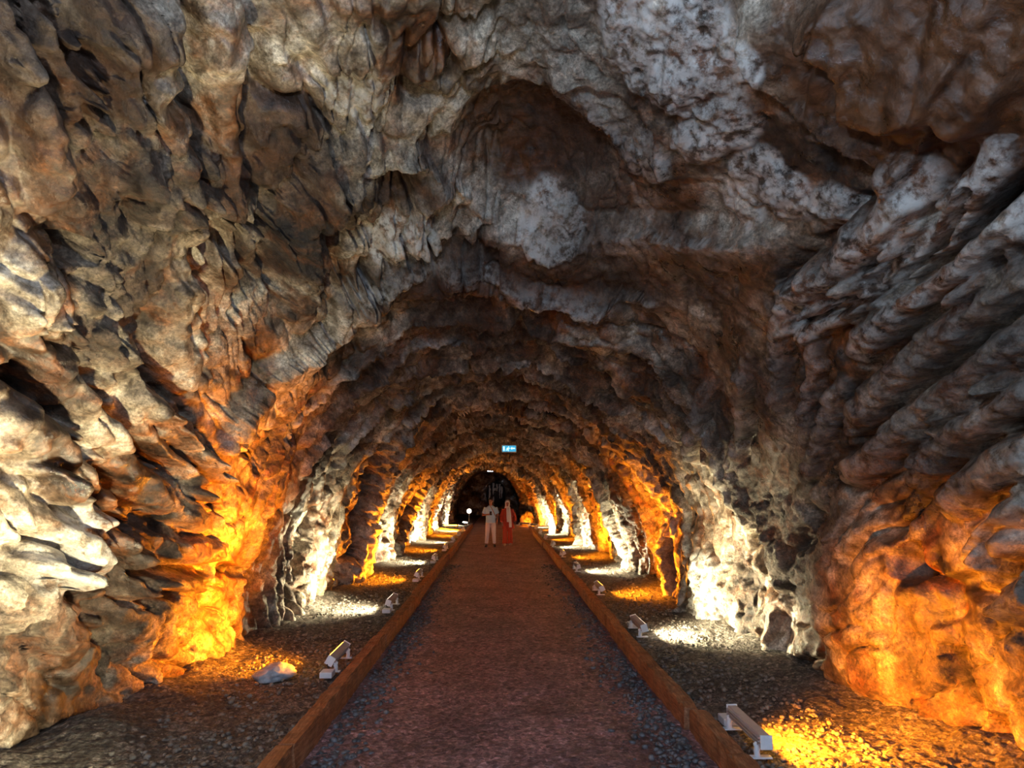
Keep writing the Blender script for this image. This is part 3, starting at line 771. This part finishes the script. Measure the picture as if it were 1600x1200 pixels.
# ------------------------------------------------------------------ the two visitors
def organic(name, bm, mat, parent, voxel=0.011, smooth=4):
    o = obj(name, bm, mat, None)
    m = o.modifiers.new('r', 'REMESH'); m.mode = 'VOXEL'; m.voxel_size = voxel; m.use_smooth_shade = True
    if smooth:
        k = o.modifiers.new('s', 'SMOOTH'); k.factor = 0.5; k.iterations = smooth
    dg = bpy.context.evaluated_depsgraph_get()
    me = bpy.data.meshes.new_from_object(o.evaluated_get(dg))
    o.modifiers.clear(); old = o.data; o.data = me; bpy.data.meshes.remove(old)
    if not me.materials: me.materials.append(mat)
    for f in me.polygons: f.use_smooth = True
    o.parent = parent
    return o
def hand(bm, wrist, palm, spread, thumb_dir):
    w, p = Vector(wrist), Vector(palm); d = (p - w).normalized(); s = Vector(spread).normalized(); nrm = d.cross(s).normalized()
    tube(bm, [w, w + d*0.035, p + d*0.02], [(0.026, 0.022), (0.032, 0.022), (0.036, 0.018)], 10)
    for k, ln in enumerate((0.062, 0.074, 0.070, 0.054)):
        a = p + d*0.01 + s * (-0.027 + 0.018*k)
        b = a + d * ln * 0.5 + nrm * 0.006; c2 = b + d * ln * 0.32 + nrm * 0.018; e = c2 + d * ln * 0.15 + nrm * 0.020
        tube(bm, [a, b, c2, e], [0.0095, 0.009, 0.0085, 0.007], 8)
    t = w + d*0.03 - s*0.028
    tube(bm, [t, t + d*0.022 - s*0.022, t + d*0.052 - s*0.026 + nrm*0.012], [0.012, 0.011, 0.008], 8)
def head(bm, c, tilt):
    R = Matrix.Rotation(tilt, 3, 'X'); c = Vector(c)
    def q(v): return c + R @ Vector(v)
    ball(bm, q((0, 0.012, 0.02)), (0.076, 0.094, 0.098), 3)
    tube(bm, [q((0, -0.02, 0.03)), q((0, -0.03, -0.05)), q((0, -0.045, -0.105))], [(0.070, 0.075), (0.060, 0.062), (0.030, 0.030)], 14)
    tube(bm, [q((0, -0.092, 0.02)), q((0, -0.112, -0.025)), q((0, -0.095, -0.035))], [0.010, 0.015, 0.012], 8)     # nose
    for sx in (-1, 1): ball(bm, q((sx*0.077, 0.01, 0.0)), (0.012, 0.022, 0.034), 2)                               # ears
    return q
SKIN = simple_mat('skin', (0.42, 0.20, 0.15), 0.5, var=0.06, bstr=0.05)
def face_bits(q, parent):
    me = simple_mat('dark_eye', (0.03, 0.02, 0.02), 0.3, bstr=0); ml = simple_mat('lips', (0.40, 0.13, 0.12), 0.5, bstr=0)
    for sx in (-1, 1):
        bm = bmesh.new(); ball(bm, q((sx*0.032, -0.074, 0.012)), 0.013, 2); obj('eye', bm, me, parent, True)
        bm = bmesh.new(); tube(bm, [q((sx*0.016, -0.084, 0.036)), q((sx*0.034, -0.082, 0.042)), q((sx*0.050, -0.068, 0.036))], 0.006, 6); obj('eyebrow', bm, me, parent, True)
    bm = bmesh.new(); tube(bm, [q((-0.024, -0.080, -0.062)), q((0, -0.092, -0.060)), q((0.024, -0.080, -0.062))], 0.008, 8); obj('mouth', bm, ml, parent, True)

def shoe(name, x, y, mat, parent, L=0.27, rz=0.0):
    bm = bmesh.new()
    tube(bm, [(0, 0.07, 0.045), (0, 0.03, 0.05), (0, -0.06, 0.042), (0, -0.14, 0.032), (0, -0.19, 0.026)], [(0.036, 0.045), (0.042, 0.050), (0.046, 0.040), (0.046, 0.032), (0.030, 0.022)], 14)
    tube(bm, [(0, 0.035, 0.05), (0, 0.035, 0.12)], [0.042, 0.040], 12)
    bmesh.ops.transform(bm, matrix=Matrix.Translation((x, y, 0)) @ Matrix.Rotation(rz, 4, 'Z'), verts=bm.verts)
    o = organic(name, bm, mat, parent, 0.009, 3)
    bm = bmesh.new(); box(bm, (0, -0.055, 0.008), (0.088, 0.265, 0.016), None, 0.006)
    bmesh.ops.transform(bm, matrix=Matrix.Translation((x, y, 0)) @ Matrix.Rotation(rz, 4, 'Z'), verts=bm.verts)
    obj('sole', bm, mat, o)

# the man
pm = at_z(766.5, 854, 0.02); man = empty('person', (float(pm[0]), float(pm[1]), 0.018))
tag(man, 'person in light blue t-shirt and white trousers walking and looking at a phone', 'person')
ELA, WRA, PAA = (-0.285, 0.00, 1.13), (-0.085, -0.235, 1.165), (-0.02, -0.285, 1.185)
ELB, WRB, PAB = (0.270, 0.03, 1.13), (0.235, -0.13, 0.92), (0.225, -0.165, 0.855)
bm = bmesh.new()
q = head(bm, (0, -0.045, 1.635), math.radians(20))
tube(bm, [(0, 0.01, 0.93), (0, 0.0, 1.12), (0, 0.0, 1.36), (0, -0.005, 1.45), (0, -0.02, 1.56)], [(0.14, 0.10), (0.14, 0.10), (0.17, 0.10), (0.07, 0.07), (0.056, 0.058)], 16)
tube(bm, [(-0.17, 0, 1.41), ELA, WRA], [0.052, 0.040, 0.028], 12); hand(bm, WRA, PAA, (0.25, 0.1, 1), 1)
tube(bm, [(0.17, 0, 1.41), ELB, WRB], [0.052, 0.040, 0.028], 12); hand(bm, WRB, PAB, (0, 1, 0.2), 1)
for x0, x1, y1 in ((-0.09, -0.145, -0.08), (0.09, 0.135, 0.10)):
    tube(bm, [(x0, 0.01, 0.92), (x0 + (x1-x0)*0.5, y1*0.3 - 0.03, 0.50), (x1, y1, 0.08)], [0.085, 0.055, 0.038], 12)
body = organic('body', bm, SKIN, man, 0.008, 2)
face_bits(q, man)
bm = bmesh.new(); ball(bm, q((0, 0.028, 0.052)), (0.084, 0.092, 0.086), 3); tube(bm, [q((0, 0.06, 0.03)), q((0, 0.065, -0.05))], [(0.070, 0.045), (0.050, 0.030)], 12)
organic('hair', bm, simple_mat('black_hair', (0.012, 0.010, 0.010), 0.5, var=0.3, scale=40, bstr=0.5), man, 0.009, 2)
SHIRT = simple_mat('light_blue_cotton', (0.46, 0.72, 0.98), 0.8, var=0.06, scale=9, bstr=0.3)
bm = bmesh.new()
tube(bm, [(0, 0.01, 0.86), (0, 0.005, 0.98), (0, -0.01, 1.12), (0, -0.005, 1.30), (0, 0, 1.40), (0, -0.004, 1.465), (0, -0.008, 1.49)],
     [(0.185, 0.130), (0.180, 0.135), (0.185, 0.145), (0.205, 0.130), (0.190, 0.105), (0.10, 0.080), (0.072, 0.070)], 18)
for sx, el in ((-1, ELA), (1, ELB)):
    a = Vector((sx*0.165, 0, 1.405)); e = Vector(el)
    tube(bm, [a, a.lerp(e, 0.35), a.lerp(e, 0.78)], [0.080, 0.077, 0.078], 14)
organic('t_shirt', bm, SHIRT, man, 0.011, 4)
TROU = simple_mat('white_cotton', (0.78, 0.70, 0.72), 0.8, var=0.05, scale=9, bstr=0.3)
bm = bmesh.new()
tube(bm, [(0, 0.01, 0.96), (0, 0.01, 0.90), (0, 0.01, 0.82)], [(0.172, 0.122), (0.178, 0.125), (0.16, 0.115)], 16)
for x0, x1, y1 in ((-0.088, -0.148, -0.08), (0.088, 0.138, 0.10)):
    tube(bm, [(x0, 0.01, 0.86), (x0 + (x1-x0)*0.25, y1*0.1, 0.70), (x0 + (x1-x0)*0.55, y1*0.35 - 0.03, 0.48), (x1, y1*0.95, 0.12)], [0.102, 0.095, 0.076, 0.066], 14)
organic('trousers', bm, TROU, man, 0.011, 3)
BLK = simple_mat('black_leather', (0.015, 0.014, 0.014), 0.4)
shoe('shoe', -0.148, -0.09, BLK, man, rz=-0.12); shoe('shoe', 0.138, 0.09, BLK, man, rz=0.12)
bm = bmesh.new()
tube(bm, [(-0.02, -0.085, 1.475), (0.05, -0.140, 1.36), (0.13, -0.160, 1.20), (0.19, -0.10, 1.08), (0.205, 0.0, 1.02)], [(0.016, 0.006)]*5, 8)
obj('shoulder_strap', bm, simple_mat('pinkish_strap', (0.40, 0.25, 0.25), 0.7), man)
ph = empty('phone', (float(pm[0]) + 0.005, float(pm[1]) - 0.325, 1.225)); ph.rotation_euler = (math.radians(-35), 0, 0.1)
tag(ph, 'black phone held in the hand of the person in light blue', 'phone')
bm = bmesh.new(); box(bm, (0, 0, 0), (0.078, 0.010, 0.155), None, 0.004); obj('case', bm, BLK, ph)
bm = bmesh.new(); box(bm, (0, 0.006, 0), (0.070, 0.002, 0.145)); obj('screen', bm, simple_mat('phone_screen', (0.02, 0.02, 0.03), 0.1, bstr=0, emit=(0.5, 0.6, 0.8), estr=0.3), ph)

# the woman
pw = at_z(793, 852, 0.02); wo = empty('person', (float(pw[0]), float(pw[1]) + 0.12, 0.018))
tag(wo, 'person in rust red long coat and trousers with a white headscarf', 'person')
ELA, WRA, PAA = (-0.235, 0.03, 1.08), (-0.20, -0.06, 0.84), (-0.195, -0.08, 0.775)
ELB, WRB, PAB = (0.275, 0.03, 1.08), (0.285, -0.10, 0.86), (0.28, -0.13, 0.80)
bm = bmesh.new()
q = head(bm, (-0.005, -0.03, 1.545), math.radians(8))
tube(bm, [(0, 0.01, 0.88), (0, 0.0, 1.06), (0, 0.0, 1.28), (0, -0.005, 1.38), (0, -0.012, 1.48)], [(0.14, 0.10), (0.12, 0.09), (0.145, 0.09), (0.06, 0.06), (0.048, 0.05)], 16)
tube(bm, [(-0.145, 0, 1.33), ELA, WRA], [0.045, 0.035, 0.025], 12); hand(bm, WRA, PAA, (0, 1, 0.2), 1)
tube(bm, [(0.145, 0, 1.33), ELB, WRB], [0.045, 0.035, 0.025], 12); hand(bm, WRB, PAB, (0, 1, 0.2), 1)
for x0, x1, y1 in ((-0.085, -0.09, -0.13), (0.085, 0.10, 0.14)):
    tube(bm, [(x0, 0.01, 0.88), ((x0+x1)/2, y1*0.3 - 0.03, 0.47), (x1, y1, 0.07)], [0.085, 0.05, 0.034], 12)
organic('body', bm, SKIN, wo, 0.008, 2)
face_bits(q, wo)
SCARF = simple_mat('white_scarf_cloth', (0.80, 0.74, 0.72), 0.8, var=0.05, scale=12, bstr=0.4)
bm = bmesh.new()
ball(bm, q((0, 0.022, 0.035)), (0.094, 0.098, 0.098), 3)
tube(bm, [q((0, 0.045, 0.03)), q((0, 0.045, -0.06)), q((0, 0.030, -0.13)), q((0, 0.02, -0.18))], [(0.092, 0.075), (0.090, 0.075), (0.095, 0.085), (0.13, 0.10)], 16)
tube(bm, [q((-0.070, -0.055, 0.055)), q((-0.072, -0.055, -0.02)), q((-0.055, -0.065, -0.09)), q((0, -0.075, -0.125)), q((0.055, -0.065, -0.09)), q((0.072, -0.055, -0.02)), q((0.070, -0.055, 0.055)), q((0, -0.075, 0.098)), q((-0.070, -0.055, 0.055))], 0.022, 10)
organic('headscarf', bm, SCARF, wo, 0.009, 2)
bm = bmesh.new()
tube(bm, [(0.02, -0.085, 1.39), (0.035, -0.150, 1.25), (0.045, -0.172, 1.05), (0.055, -0.178, 0.86)], [(0.075, 0.022), (0.082, 0.020), (0.088, 0.018), (0.085, 0.014)], 16)
tube(bm, [(0.06, -0.12, 1.36), (0.085, -0.170, 1.10), (0.10, -0.185, 0.85), (0.105, -0.185, 0.66)], [(0.045, 0.020), (0.052, 0.018), (0.055, 0.016), (0.055, 0.012)], 14)
organic('scarf_tail', bm, SCARF, wo, 0.009, 2)
COAT = simple_mat('rust_red_cloth', (0.42, 0.045, 0.022), 0.8, var=0.12, scale=8, bstr=0.4)
bm = bmesh.new()
tube(bm, [(0.03, 0.03, 0.60), (0.02, 0.02, 0.80), (0.01, 0.01, 1.00), (0, 0, 1.20), (0, 0, 1.32), (0, 0, 1.385), (0, -0.005, 1.41)],
     [(0.235, 0.150), (0.215, 0.150), (0.185, 0.140), (0.178, 0.125), (0.165, 0.10), (0.09, 0.078), (0.07, 0.066)], 18)
for sx, el, wr in ((-1, ELA, WRA), (1, ELB, WRB)):
    a = Vector((sx*0.14, 0, 1.325)); e = Vector(el); w = Vector(wr)
    tube(bm, [a, a.lerp(e, 0.5), e, e.lerp(w, 0.9)], [0.072, 0.068, 0.066, 0.072], 14)
organic('long_coat', bm, COAT, wo, 0.011, 4)
PANT = simple_mat('red_trouser_cloth', (0.50, 0.055, 0.022), 0.8, var=0.1, scale=8, bstr=0.3)
bm = bmesh.new()
tube(bm, [(0, 0.01, 0.90), (0, 0.01, 0.74)], [(0.165, 0.12), (0.165, 0.12)], 16)
for x0, x1, y1 in ((-0.085, -0.10, -0.13), (0.085, 0.105, 0.14)):
    tube(bm, [(x0, 0.01, 0.80), ((x0+x1)/2, y1*0.3 - 0.02, 0.46), (x1, y1, 0.06)], [0.10, 0.088, 0.098], 14)
organic('trousers', bm, PANT, wo, 0.011, 3)
BEI = simple_mat('beige_leather', (0.50, 0.34, 0.24), 0.5)
shoe('shoe', -0.10, -0.15, BEI, wo, rz=-0.1); shoe('shoe', 0.105, 0.12, BEI, wo, rz=0.1)
